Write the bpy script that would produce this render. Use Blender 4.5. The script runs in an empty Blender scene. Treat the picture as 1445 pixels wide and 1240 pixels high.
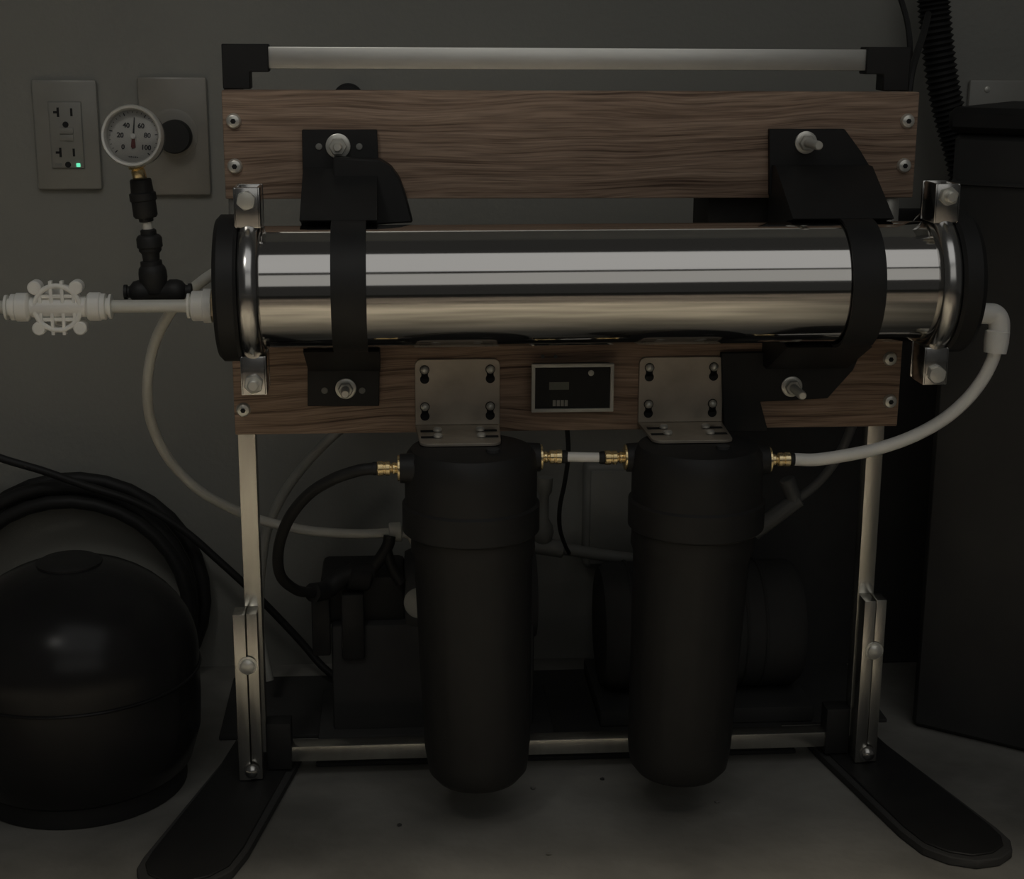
import bpy, bmesh, math, random
from mathutils import Vector, Matrix
random.seed(7)
S = bpy.context.scene
COL = S.collection
PI = math.pi

# ------------------------------------------------------------------ camera
FPX, CX, CY = 2200.0, 722.5, 620.0
CAM = Vector((-0.155, -1.3739, 0.6942))
YAW, PITCH, ROLL = 0.0751, 0.25, -0.0051
_fw = Vector((math.sin(YAW)*math.cos(PITCH), math.cos(YAW)*math.cos(PITCH), -math.sin(PITCH)))
_rt = Vector((math.cos(YAW), -math.sin(YAW), 0))
_dn = _fw.cross(_rt)
RT = _rt*math.cos(ROLL) + _dn*math.sin(ROLL)
DN = -_rt*math.sin(ROLL) + _dn*math.cos(ROLL)
cd = bpy.data.cameras.new('camera')
cd.sensor_width = 36; cd.sensor_fit = 'HORIZONTAL'; cd.lens = FPX/1445*36
cd.clip_start = 0.02; cd.clip_end = 50
cam = bpy.data.objects.new('camera', cd); COL.objects.link(cam)
M = Matrix.Identity(4)
for i, v in enumerate((RT, -DN, -_fw)):
    for k in range(3): M[k][i] = v[k]
M.translation = CAM
cam.matrix_world = M
S.camera = cam

def U(px, py, Y):
    """world point on the plane y = Y that the photograph shows at (px, py)"""
    v = _fw + RT*((px-CX)/FPX) + DN*((py-CY)/FPX)
    return CAM + v*((Y-CAM.y)/v.y)
def G(px, py, Z=0.0):
    v = _fw + RT*((px-CX)/FPX) + DN*((py-CY)/FPX)
    return CAM + v*((Z-CAM.z)/v.z)

# ------------------------------------------------------------------ world, light, exposure
w = bpy.data.worlds.new('room_ambient'); S.world = w; w.use_nodes = True
w.node_tree.nodes['Background'].inputs[0].default_value = (1.0, 0.98, 0.92, 1)
w.node_tree.nodes['Background'].inputs[1].default_value = 0.026
S.view_settings.view_transform = 'Standard'; S.view_settings.look = 'None'
S.view_settings.gamma = 1.0; S.view_settings.use_curve_mapping = False
S.view_settings.exposure = 0.0
TUBE_Y = -0.085
def area(name, loc, aim, sx, sy, power, col):
    l = bpy.data.lights.new(name, 'AREA'); l.shape = 'RECTANGLE'; l.size = sx; l.size_y = sy
    l.energy = power; l.color = col
    o = bpy.data.objects.new(name, l); COL.objects.link(o); o.location = loc
    o.rotation_euler = (Vector(aim)-Vector(loc)).to_track_quat('-Z', 'Y').to_euler()
    return o
# daylight through the open garage door behind the camera, and the bright panel above it
area('garage_door_daylight', (0.22, -2.25, 1.36), (0.0, 0, 1.0), 1.9, 0.86, 1.8, (1.0, 0.985, 0.94))
area('roof_light_panel', (0.22, -1.48, 2.34), (0.22, TUBE_Y, 0.5), 1.9, 1.46, 4.0, (1.0, 0.995, 0.98))
# added spot from upper left: brightens the middle so the edges fall darker
sp = bpy.data.lights.new('vignette_spot', 'SPOT'); sp.energy = 10; sp.color = (1.0, 0.97, 0.90); sp.spot_size = math.radians(31); sp.spot_blend = 1.0; sp.shadow_soft_size = 0.16
so = bpy.data.objects.new('vignette_spot', sp); COL.objects.link(so); so.location = (-0.75, -1.30, 1.95)
so.rotation_euler = (Vector((-0.24, 0.2, 0.45))-so.location).to_track_quat('-Z', 'Y').to_euler()
# the sun that falls through the door onto the floor in front of the rig (narrow beam)
sun = area('low_sun_beam', (-0.43, -2.2, 2.05), (-0.43, -0.74, 0.0), 1.65, 0.62, 5.0, (1.0, 0.86, 0.66))
sun.data.spread = math.radians(11)
far_fill = area('far_floor_fill', (-0.2, -3.25, 2.05), (-0.2, -1.62, 0.0), 2.4, 1.05, 4.2, (1.0, 0.80, 0.62))  # extra beam added on the far floor to brighten the tube's middle reflection band
far_fill.data.spread = math.radians(11)

# ------------------------------------------------------------------ materials
MATS = {}
def new_mat(name, col, rough=0.5, metal=0.0, spec=0.5):
    m = bpy.data.materials.new(name); m.use_nodes = True
    b = m.node_tree.nodes['Principled BSDF']
    b.inputs['Base Color'].default_value = (*col, 1); b.inputs['Roughness'].default_value = rough
    b.inputs['Metallic'].default_value = metal; b.inputs['Specular IOR Level'].default_value = spec
    MATS[name] = m
    return m, m.node_tree, b
def nd(nt, t, **kw):
    n = nt.nodes.new(t)
    for k, v in kw.items():
        if k in n.inputs: n.inputs[k].default_value = v
        else: setattr(n, k, v)
    return n
def mottled(name, c0, c1, scale=8, rough=0.5, metal=0.0, bump=0.0, bscale=200, stretch=(1, 1, 1), spec=0.5, detail=5, lo=0.3, hi=0.7):
    m, nt, b = new_mat(name, c0, rough, metal, spec)
    tc = nd(nt, 'ShaderNodeTexCoord'); mp = nd(nt, 'ShaderNodeMapping'); mp.inputs['Scale'].default_value = stretch
    nt.links.new(tc.outputs['Object'], mp.inputs[0])
    n = nd(nt, 'ShaderNodeTexNoise', Scale=scale, Detail=detail); nt.links.new(mp.outputs[0], n.inputs['Vector'])
    r = nd(nt, 'ShaderNodeValToRGB'); e = r.color_ramp.elements
    e[0].position = lo; e[0].color = (*c0, 1); e[1].position = hi; e[1].color = (*c1, 1)
    nt.links.new(n.outputs['Fac'], r.inputs[0]); nt.links.new(r.outputs[0], b.inputs['Base Color'])
    if bump:
        n2 = nd(nt, 'ShaderNodeTexNoise', Scale=bscale, Detail=3); nt.links.new(mp.outputs[0], n2.inputs['Vector'])
        bp = nd(nt, 'ShaderNodeBump', Strength=bump, Distance=0.002)
        nt.links.new(n2.outputs['Fac'], bp.inputs['Height']); nt.links.new(bp.outputs[0], b.inputs['Normal'])
    return m
mottled('wall_paint', (0.27, 0.27, 0.245), (0.31, 0.31, 0.28), 3, 0.75, bump=0.25, bscale=160)
mottled('plate_plastic', (0.285, 0.28, 0.25), (0.31, 0.305, 0.275), 30, 0.35)
mottled('plate_aged', (0.255, 0.245, 0.215), (0.31, 0.292, 0.255), 22, 0.3)
mottled('black_plastic', (0.020, 0.020, 0.020), (0.025, 0.025, 0.0245), 40, 0.55, spec=0.35)
mottled('black_matte', (0.055, 0.055, 0.054), (0.064, 0.064, 0.062), 30, 0.8, spec=0.2)
mottled('black_gloss', (0.016, 0.016, 0.0165), (0.022, 0.022, 0.0225), 12, 0.24, spec=0.22)
mottled('dark_bin', (0.040, 0.040, 0.040), (0.058, 0.058, 0.055), 9, 0.45, spec=0.3)
mottled('aluminium', (0.60, 0.585, 0.535), (0.69, 0.675, 0.62), 26, 0.27, 0.95, stretch=(6, 6, 1))
mottled('aluminium_rail', (0.80, 0.79, 0.74), (0.88, 0.87, 0.82), 26, 0.40, 0.9, stretch=(1, 6, 6))
mottled('steel', (0.55, 0.545, 0.53), (0.64, 0.63, 0.61), 30, 0.2, 1.0)
mottled('bolt_steel', (0.78, 0.77, 0.70), (0.86, 0.85, 0.78), 60, 0.3, 0.55)
mottled('bezel_metal', (0.74, 0.73, 0.68), (0.80, 0.79, 0.74), 60, 0.3, 0.45)
mottled('bracket_steel', (0.44, 0.39, 0.32), (0.58, 0.525, 0.445), 34, 0.42, 0.6)
mottled('brass', (0.86, 0.66, 0.33), (0.95, 0.78, 0.46), 80, 0.16, 0.75)
mottled('white_plastic', (0.90, 0.89, 0.84), (0.96, 0.95, 0.90), 40, 0.4)
mottled('tube_white', (0.62, 0.61, 0.55), (0.70, 0.69, 0.63), 40, 0.45)
mottled('tube_dull', (0.34, 0.34, 0.31), (0.42, 0.42, 0.38), 40, 0.5)
mottled('tape_tan', (0.42, 0.33, 0.21), (0.62, 0.52, 0.36), 120, 0.6)
mottled('grey_plastic', (0.22, 0.22, 0.20), (0.27, 0.27, 0.25), 20, 0.5)
mottled('dim_grey', (0.13, 0.13, 0.125), (0.16, 0.16, 0.155), 30, 0.5)
mottled('frame_grey', (0.52, 0.51, 0.46), (0.60, 0.59, 0.53), 40, 0.45)
mottled('dial_face', (0.60, 0.59, 0.55), (0.66, 0.65, 0.60), 60, 0.5)
mottled('red_paint', (0.17, 0.045, 0.04), (0.21, 0.055, 0.05), 60, 0.5)
mottled('ink', (0.04, 0.04, 0.045), (0.05, 0.05, 0.055), 60, 0.6)
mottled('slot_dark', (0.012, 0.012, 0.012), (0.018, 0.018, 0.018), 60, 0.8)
mottled('screen', (0.012, 0.013, 0.014), (0.016, 0.017, 0.018), 20, 0.4, spec=0.2)
mottled('patch_grey', (0.10, 0.11, 0.09), (0.12, 0.13, 0.11), 20, 0.3)
mottled('concrete', (0.15, 0.147, 0.132), (0.32, 0.313, 0.285), 6.0, 0.85, bump=0.5, bscale=60, detail=9, lo=0.35, hi=0.68)
m, nt, b = new_mat('led_green', (0.1, 0.8, 0.5), 0.4)
b.inputs['Emission Color'].default_value = (0.16, 0.85, 0.50, 1); b.inputs['Emission Strength'].default_value = 0.9
m, nt, b = new_mat('gauge_glass', (1, 1, 1), 0.05)
_t = nd(nt, 'ShaderNodeBsdfTransparent'); _g = nd(nt, 'ShaderNodeBsdfGlossy', Roughness=0.08)
_f = nd(nt, 'ShaderNodeFresnel', IOR=1.5); _x = nd(nt, 'ShaderNodeMixShader')
nt.links.new(_f.outputs[0], _x.inputs[0]); nt.links.new(_t.outputs[0], _x.inputs[1]); nt.links.new(_g.outputs[0], _x.inputs[2])
nt.links.new(_x.outputs[0], nt.nodes['Material Output'].inputs[0])
m, nt, b = new_mat('milky', (0.88, 0.87, 0.83), 0.35)
b.inputs['Subsurface Weight'].default_value = 0.3; b.inputs['Subsurface Radius'].default_value = (0.004, 0.004, 0.004)
def brushed():
    m, nt, b = new_mat('stainless_tube', (0.60, 0.585, 0.56), 0.13, 1.0)
    tc = nd(nt, 'ShaderNodeTexCoord'); mp = nd(nt, 'ShaderNodeMapping'); mp.inputs['Scale'].default_value = (1.2, 60, 60)
    nt.links.new(tc.outputs['Object'], mp.inputs[0])
    n = nd(nt, 'ShaderNodeTexNoise', Scale=6, Detail=3); nt.links.new(mp.outputs[0], n.inputs['Vector'])
    r = nd(nt, 'ShaderNodeMapRange'); r.inputs['To Min'].default_value = 0.05; r.inputs['To Max'].default_value = 0.12
    nt.links.new(n.outputs['Fac'], r.inputs[0]); nt.links.new(r.outputs[0], b.inputs['Roughness'])
brushed()
def oak(name, seed):
    m, nt, b = new_mat(name, (0.3, 0.2, 0.13), 0.6, 0, 0.3)
    tc = nd(nt, 'ShaderNodeTexCoord'); mp = nd(nt, 'ShaderNodeMapping')
    mp.inputs['Rotation'].default_value = (0, math.radians(1.2), 0); mp.inputs['Location'].default_value = (seed, seed*1.7, seed*0.3)
    nt.links.new(tc.outputs['Object'], mp.inputs[0])
    # large slow bend of the grain
    mpb = nd(nt, 'ShaderNodeMapping'); mpb.inputs['Scale'].default_value = (3.2, 1, 9)
    nt.links.new(mp.outputs[0], mpb.inputs[0])
    nb = nd(nt, 'ShaderNodeTexNoise', Scale=1.0, Detail=2); nt.links.new(mpb.outputs[0], nb.inputs['Vector'])
    sep = nd(nt, 'ShaderNodeSeparateXYZ'); nt.links.new(mp.outputs[0], sep.inputs[0])
    mu = nd(nt, 'ShaderNodeMath', operation='MULTIPLY_ADD'); mu.inputs[1].default_value = 0.045
    nt.links.new(nb.outputs['Fac'], mu.inputs[0]); nt.links.new(sep.outputs['Z'], mu.inputs[2])
    cmb = nd(nt, 'ShaderNodeCombineXYZ'); 
    sx = nd(nt, 'ShaderNodeMath', operation='MULTIPLY'); sx.inputs[1].default_value = 0.014
    nt.links.new(sep.outputs['X'], sx.inputs[0]); nt.links.new(sx.outputs[0], cmb.inputs['X'])
    nt.links.new(mu.outputs[0], cmb.inputs['Z'])
    n1 = nd(nt, 'ShaderNodeTexNoise', Scale=230, Detail=5, Roughness=0.66); nt.links.new(cmb.outputs[0], n1.inputs['Vector'])
    r = nd(nt, 'ShaderNodeValToRGB'); e = r.color_ramp.elements
    e[0].position = 0.33; e[0].color = (0.085, 0.050, 0.034, 1); e[1].position = 0.64; e[1].color = (0.50, 0.36, 0.265, 1)
    k = r.color_ramp.elements.new(0.46); k.color = (0.355, 0.245, 0.175, 1)
    nt.links.new(n1.outputs['Fac'], r.inputs[0])
    n2 = nd(nt, 'ShaderNodeTexNoise', Scale=700, Detail=2)
    c2 = nd(nt, 'ShaderNodeMapping'); c2.inputs['Scale'].default_value = (2.2, 1, 1); nt.links.new(cmb.outputs[0], c2.inputs[0])
    nt.links.new(c2.outputs[0], n2.inputs['Vector'])
    mr = nd(nt, 'ShaderNodeMapRange'); mr.inputs['From Min'].default_value = 0.3; mr.inputs['From Max'].default_value = 0.6
    mr.inputs['To Min'].default_value = 0.72; mr.inputs['To Max'].default_value = 1.08
    nt.links.new(n2.outputs['Fac'], mr.inputs[0])
    mr.inputs['To Min'].default_value = 0.62
    mx = nd(nt, 'ShaderNodeMix', data_type='RGBA', blend_type='MULTIPLY'); mx.inputs[0].default_value = 1
    nt.links.new(r.outputs[0], mx.inputs[6]); nt.links.new(mr.outputs[0], mx.inputs[7])
    nt.links.new(mx.outputs[2], b.inputs['Base Color'])
    bp = nd(nt, 'ShaderNodeBump', Strength=0.25, Distance=0.001)
    nt.links.new(n1.outputs['Fac'], bp.inputs['Height']); nt.links.new(bp.outputs[0], b.inputs['Normal'])
oak('oak_upper', 0.0); oak('oak_lower', 3.1)

# ------------------------------------------------------------------ mesh helpers (all in world coordinates)
class MB:
    def __init__(s): s.bm = bmesh.new()
    def _join(s, v, f):
        vs = [s.bm.verts.new(p) for p in v]
        for q in f:
            try: s.bm.faces.new([vs[i] for i in q])
            except ValueError: pass
        return vs
    def box(s, x0, x1, y0, y1, z0, z1, bev=0.0, seg=2):
        t = bmesh.new()
        bmesh.ops.create_cube(t, size=1)
        for v in t.verts: v.co = Vector(((x0+x1)/2+v.co.x*(x1-x0), (y0+y1)/2+v.co.y*(y1-y0), (z0+z1)/2+v.co.z*(z1-z0)))
        if bev: bmesh.ops.bevel(t, geom=t.edges[:], offset=bev, segments=seg, affect='EDGES', profile=0.5)
        s.add(t); return s
    def add(s, t, mtx=None):
        t.verts.ensure_lookup_table(); t.verts.index_update()
        s._join([(mtx @ v.co if mtx else v.co.copy()) for v in t.verts], [[v.index for v in f.verts] for f in t.faces])
        t.free()
    def lathe(s, prof, loc, axis=(0, 0, 1), n=32, sx=1.0, sy=1.0, rib=None):
        """prof: list of (radius, height along axis)"""
        q = Vector((0, 0, 1)).rotation_difference(Vector(axis).normalized())
        v = []; f = []
        for k, (r, h) in enumerate(prof):
            for i in range(n):
                a = 2*PI*i/n; rr = r
                if rib and rib[0] <= k <= rib[1]: rr = r + (rib[2] if (i % rib[3]) == 0 else 0)
                v.append(Vector(loc) + q @ Vector((rr*math.cos(a)*sx, rr*math.sin(a)*sy, h)))
        m = len(prof)
        for k in range(m-1):
            for i in range(n):
                j = (i+1) % n
                f.append((k*n+i, k*n+j, (k+1)*n+j, (k+1)*n+i))
        f.append(tuple(range(n))[::-1]); f.append(tuple((m-1)*n+i for i in range(n)))
        s._join(v, f); return s
    def rod(s, a, b, r0, r1=None, n=20, bev=0.0):
        a = Vector(a); b = Vector(b); L = (b-a).length; r1 = r0 if r1 is None else r1
        if bev: p = [(r0-bev, 0), (r0, bev), (r1, L-bev), (r1-bev, L)]
        else: p = [(r0, 0), (r1, L)]
        return s.lathe(p, a, b-a, n)
    def sweep(s, pts, r, n=12, smooth=8, radii=None):
        pts = [Vector(p) for p in pts]
        if smooth > 1 and len(pts) > 2:
            P = [pts[0]*2-pts[1]] + pts + [pts[-1]*2-pts[-2]]; out = []
            for i in range(1, len(P)-2):
                for k in range(smooth):
                    t = k/smooth; a, b, c, d = P[i-1], P[i], P[i+1], P[i+2]
                    out.append(0.5*((2*b)+(c-a)*t+(2*a-5*b+4*c-d)*t*t+(3*b-a-3*c+d)*t**3))
            out.append(pts[-1]); pts = out
        v = []; f = []; T = (pts[1]-pts[0]).normalized()
        N = T.orthogonal().normalized()
        for i, p in enumerate(pts):
            t = (pts[min(i+1, len(pts)-1)]-pts[max(i-1, 0)]).normalized()
            N = (T.rotation_difference(t) @ N); N = (N - t*N.dot(t)).normalized(); T = t
            B = t.cross(N); rr = radii(i) if radii else r
            for k in range(n):
                a = 2*PI*k/n; v.append(p + (N*math.cos(a)+B*math.sin(a))*rr)
        for i in range(len(pts)-1):
            for k in range(n):
                j = (k+1) % n; f.append((i*n+k, i*n+j, (i+1)*n+j, (i+1)*n+k))
        f.append(tuple(range(n))[::-1]); f.append(tuple((len(pts)-1)*n+k for k in range(n)))
        s._join(v, f); return s
    def prism(s, poly, d, bev=0.0):
        """poly: list of 3-D points (planar), d: extrusion vector"""
        t = bmesh.new(); d = Vector(d)
        a = [t.verts.new(Vector(p)) for p in poly]; b_ = [t.verts.new(Vector(p)+d) for p in poly]
        n = len(poly); t.faces.new(a[::-1]); t.faces.new(b_)
        for i in range(n): t.faces.new((a[i], a[(i+1) % n], b_[(i+1) % n], b_[i]))
        bmesh.ops.recalc_face_normals(t, faces=t.faces)
        if bev: bmesh.ops.bevel(t, geom=t.edges[:], offset=bev, segments=1, affect='EDGES')
        s.add(t); return s
    def torus(s, c, axis, R, r, n=48, m=12, a0=0, a1=2*PI, rx=1.0):
        q = Vector((0, 0, 1)).rotation_difference(Vector(axis).normalized())
        full = abs(a1-a0-2*PI) < 1e-6; v = []; f = []; cnt = n if full else n+1
        for i in range(cnt):
            a = a0+(a1-a0)*i/n
            for k in range(m):
                b = 2*PI*k/m; rr = R+r*math.cos(b)
                v.append(Vector(c)+q @ Vector((rr*math.cos(a), rr*math.sin(a), r*rx*math.sin(b))))
        for i in range(n):
            i2 = (i+1) % cnt
            for k in range(m):
                j = (k+1) % m; f.append((i*m+k, i2*m+k, i2*m+j, i*m+j))
        if not full: f.append(tuple(range(m))); f.append(tuple(n*m+k for k in range(m))[::-1])
        s._join(v, f); return s
    def ball(s, c, r, n=16, sc=(1, 1, 1)):
        t = bmesh.new(); bmesh.ops.create_uvsphere(t, u_segments=n, v_segments=n//2+2, radius=r)
        for v in t.verts: v.co = Vector((v.co.x*sc[0]+c[0], v.co.y*sc[1]+c[1], v.co.z*sc[2]+c[2]))
        s.add(t); return s
    def xform(s, mtx): bmesh.ops.transform(s.bm, matrix=mtx, verts=s.bm.verts[:]); return s

ORG = {}
def obj(name, mb, mat, parent=None, label=None, cat=None, group=None, kind=None, sharp=38):
    bm = mb.bm
    bmesh.ops.recalc_face_normals(bm, faces=bm.faces)
    org = ORG[parent.name] if parent else None
    if org is None:
        lo = Vector((min(v.co.x for v in bm.verts), min(v.co.y for v in bm.verts), min(v.co.z for v in bm.verts)))
        hi = Vector((max(v.co.x for v in bm.verts), max(v.co.y for v in bm.verts), max(v.co.z for v in bm.verts)))
        org = Vector(((lo.x+hi.x)/2, (lo.y+hi.y)/2, lo.z))
    bmesh.ops.translate(bm, vec=-org, verts=bm.verts[:])
    for f in bm.faces: f.smooth = True
    for e in bm.edges:
        if len(e.link_faces) == 2 and e.calc_face_angle(0) > math.radians(sharp): e.smooth = False
    me = bpy.data.meshes.new(name); bm.to_mesh(me); bm.free()
    me.materials.append(MATS[mat])
    o = bpy.data.objects.new(name, me); COL.objects.link(o)
    ORG[o.name] = org
    if parent: o.parent = parent
    else: o.location = org
    tag(o, label, cat, group, kind)
    return o
def tag(o, label=None, cat=None, group=None, kind=None):
    if label: o['label'] = label
    if cat: o['category'] = cat
    if group: o['group'] = group
    if kind: o['kind'] = kind
def thing(name, loc, label, cat, group=None):
    o = bpy.data.objects.new(name, None); COL.objects.link(o); o.location = loc; o.empty_display_size = 0.02
    ORG[o.name] = Vector(loc); tag(o, label, cat, group); return o
def text_mb(txt, size, mtx, extrude=0.0002):
    c = bpy.data.curves.new('lettering', 'FONT'); c.body = txt; c.size = size; c.align_x = 'CENTER'; c.align_y = 'CENTER'
    c.extrude = extrude; c.offset = 0.00016; c.resolution_u = 3
    o = bpy.data.objects.new('lettering', c); COL.objects.link(o)
    dg = bpy.context.evaluated_depsgraph_get(); me = bpy.data.meshes.new_from_object(o.evaluated_get(dg))
    t = bmesh.new(); t.from_mesh(me); mb = MB(); mb.add(t, mtx)
    bpy.data.objects.remove(o); bpy.data.curves.remove(c); bpy.data.meshes.remove(me)
    return mb
def hexpts(c, r, axis='y', rot=0.0):
    return [Vector(c)+Vector((r*math.cos(rot+i*PI/3), 0, r*math.sin(rot+i*PI/3))) for i in range(6)]

# ------------------------------------------------------------------ the setting
YW = 0.31
obj('floor', MB().box(-3, 3, -4.2, YW+0.1, -0.1, 0.0), 'concrete', kind='structure', label='bare mottled concrete garage floor')
obj('wall_back', MB().box(-3, 3, YW, YW+0.1, -0.1, 2.6), 'wall_paint', kind='structure', label='plain greyish painted wall behind the rig')

# wall plates -------------------------------------------------------
def plate_poly(pts): return [U(*p, YW) for p in pts]
# receptacle plate, left
a = U(45, 112, YW); b_ = U(143, 268, YW)
px0, px1, pz1, pz0 = a.x, U(137, 113, YW).x, a.z, U(53, 267, YW).z
outlet = thing('outlet_plate', ((px0+px1)/2, YW, pz0), 'wall outlet plate with two receptacles and a glowing green light', 'outlet')
pl = MB().box(px0, px1, YW-0.007, YW-0.0002, pz0, pz1, 0.0028)
obj('cover_plate', pl, 'plate_plastic', outlet)
cxo = (px0+px1)/2; czo = (pz0+pz1)/2
ins = obj('receptacle_insert', MB().box(cxo-0.0165, cxo+0.0165, YW-0.0095, YW-0.006, czo-0.0335, czo+0.0335, 0.001), 'plate_plastic', outlet)
obj('insert_gap', MB().box(cxo-0.0172, cxo+0.0172, YW-0.0075, YW-0.0065, czo-0.0345, czo+0.0345), 'grey_plastic', outlet)
yf = YW-0.0097
for s_, zc in ((1, czo+0.0235), (-1, czo-0.0175)):
    obj('slot', MB().box(cxo-0.0082, cxo-0.0058, yf-0.0001, yf+0.001, zc-0.0048, zc+0.0048).box(cxo-0.0118, cxo-0.0075, yf-0.0001, yf+0.001, zc-0.0012, zc+0.0012), 'slot_dark', ins)
    obj('slot', MB().box(cxo+0.0055, cxo+0.0078, yf-0.0001, yf+0.001, zc-0.004, zc+0.004), 'slot_dark', ins)
    obj('ground_hole', MB().rod((cxo, yf+0.001, zc-0.0125), (cxo, yf-0.0002, zc-0.0125), 0.0031), 'slot_dark', ins)
for zc in (czo+0.0045, czo-0.0025):
    obj('test_button', MB().box(cxo-0.0065, cxo+0.0075, yf-0.001, yf+0.001, zc-0.003, zc+0.003, 0.0004), 'plate_plastic', ins)
obj('reset_mark', MB().box(cxo-0.013, cxo-0.0065, yf-0.0001, yf+0.001, czo-0.0315, czo-0.0285), 'grey_plastic', ins)
obj('indicator_light', MB().box(cxo+0.0085, cxo+0.0125, yf-0.001, yf+0.001, czo-0.0325, czo-0.0285, 0.0006), 'led_green', ins, label='small glowing green indicator light')

# blank plate with round black plug
a = U(194, 108, YW); x1 = U(292, 112, YW).x; z0 = U(200, 275, YW).z
plug = thing('plug_plate', ((a.x+x1)/2, YW, z0), 'tall wall plate holding a round black plug, behind the gauge', 'wall plate')
obj('cover_plate', MB().box(a.x, x1, YW-0.007, YW-0.0002, z0, a.z, 0.0028), 'plate_aged', plug)
kc = U(246, 193, YW-0.02)
obj('collar', MB().lathe([(0.026, 0), (0.026, 0.0012), (0.022, 0.0022)], (kc.x-0.003, YW-0.0065, kc.z+0.002), (0, -1, 0), 36), 'plate_aged', plug)
obj('plug_body', MB().lathe([(0.0172, 0), (0.0172, 0.014), (0.0160, 0.017), (0.006, 0.0175)], (kc.x, YW-0.008, kc.z), (0, -1, 0), 36), 'black_plastic', plug)

# knob peeping over the upper board
kc = U(491, 140, YW-0.02)
obj('round_socket', MB().lathe([(0.016, 0), (0.016, 0.013), (0.0135, 0.016), (0.005, 0.0165)], (kc.x, YW-0.0002, kc.z), (0, -1, 0), 32), 'black_plastic',
    label='round black wall socket peeping over the upper oak board', cat='socket')

# plate on the right
a = U(1366, 112, YW)
rp = thing('switch_plate', (a.x+0.055, YW, a.z-0.115), 'pale wall plate at the far right, half hidden by a dark bin', 'wall plate')
obj('cover_plate', MB().box(a.x, a.x+0.115, YW-0.007, YW-0.0002, a.z-0.115, a.z, 0.0028), 'plate_plastic', rp)
sc = U(1393, 126, YW-0.007)
obj('screw', MB().lathe([(0.0034, 0), (0.003, 0.0012), (0.001, 0.0016)], (sc.x, YW-0.0068, sc.z), (0, -1, 0), 14), 'bolt_steel', rp)

# ------------------------------------------------------------------ stand
XL, XR, ZT = -0.3016, 0.3016, 0.691
YA, YB = 0.0188, 0.036
T = 0.017
stand = thing('equipment_stand', (0, 0.02, 0), 'aluminium stand with black corner joints and flat black feet', 'stand')
zt0, zt1 = ZT-0.0205, ZT-0.0022
obj('top_rail', MB().box(XL+0.02, XR-0.02, YA, YB, zt0, zt1, 0.0008), 'aluminium_rail', stand)
for s_ in (-1, 1):
    xo = s_*0.3016
    c = MB()
    zl = ZT-0.0378
    c.prism([Vector((xo-s_*a_, YA-0.0025, z_)) for a_, z_ in ((0, ZT), (0.0395, ZT), (0.0395, ZT-0.0235), (0.0235, ZT-0.0235), (0.0235, zl), (0, zl))], (0, YB-YA+0.0045, 0), 0.0008)
    obj('corner_joint', c, 'black_plastic', stand)
    xs = sorted((xo-s_*0.0005, xo-s_*0.0165)); obj('upright', MB().box(xs[0], xs[1], YA, YB, 0.03, ZT-0.03, 0.0008), 'aluminium', stand)
    c = MB(); xs = sorted((xo-s_*0.0166, xo-s_*0.040)); c.box(xs[0], xs[1], YA-0.002, YB+0.002, 0.0125, 0.060, 0.001)
    obj('corner_joint', c, 'black_plastic', stand)
    # leg sleeve bolted over the lower end of each upright: two flat bars side by side
    xc = -0.2985 if s_ < 0 else 0.2975
    lg = obj('leg_sleeve', MB().box(xc-0.0115, xc-0.0005, -0.003, YA-0.0002, 0.012, 0.1795, 0.0007).box(xc+0.0005, xc+0.0105, -0.001, YA-0.0002, 0.012, 0.1795, 0.0007), 'aluminium', stand)
    for zc, rr in ((0.129, 0.0068), (0.0215, 0.0058)):
        bc = Vector((xc+0.0005, -0.003, zc))
        obj('bolt', MB().lathe([(rr+0.002, 0), (rr+0.002, 0.001), (rr, 0.0012), (rr*0.97, 0.004), (rr*0.6, 0.0056), (rr*0.1, 0.006)], bc, (0, -1, 0), 20), 'bolt_steel' if zc > 0.1 else 'steel', lg)
    # flat foot
    base = [(0.258, 0.035), (0.2905, -0.130), (0.301, -0.163), (0.318, -0.181), (0.340, -0.190), (0.362, -0.186), (0.378, -0.173), (0.383, -0.155), (0.380, -0.135), (0.332, 0.045), (0.322, 0.100), (0.250, 0.090)]
    ft = obj('foot', MB().prism([(s_*x, y, 0.0005) for x, y in base], (0, 0, 0.0085), 0.0012), 'black_matte', stand)
    cxm = sum(p[0] for p in base)/len(base); cym = sum(p[1] for p in base)/len(base)
    obj('foot_pad', MB().prism([(s_*(cxm+(x-cxm)*0.88), cym+(y-cym)*0.93, 0.0088) for x, y in base], (0, 0, 0.0022), 0.0008), 'black_plastic', ft)
obj('cross_rail', MB().box(XL+0.038, XR-0.038, YA, YB, 0.0195, 0.035, 0.0007), 'aluminium', stand)

# ------------------------------------------------------------------ oak boards
def board(name, x0, x1, z0, z1, mat, label):
    return obj(name, MB().box(x0, x1, 0.0, 0.0186, z0, z1, 0.0012), mat, label=label, cat='board')
board('oak_board', -0.3013, 0.3066, 0.5606, 0.6527, 'oak_upper', 'upper oak board just below the top rail of the stand')
board('oak_board', -0.3013, 0.3066, 0.3501, 0.4420, 'oak_lower', 'lower oak board, shaded, below the steel tube')
def screw(px, py, label):
    c = U(px, py, -0.003)
    t = thing('screw', (c.x, 0, c.z), label, 'screw', 'button head screws in the board ends')
    c.y = -0.0001
    obj('head', MB().lathe([(0.0066, 0), (0.0064, 0.0012), (0.0052, 0.0034), (0.0032, 0.0042)], c, (0, -1, 0), 24), 'bolt_steel', t)
    obj('hex_recess', MB().prism(hexpts(c+Vector((0, -0.0043, 0)), 0.0024), (0, 0.0012, 0)), 'slot_dark', t)
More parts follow.
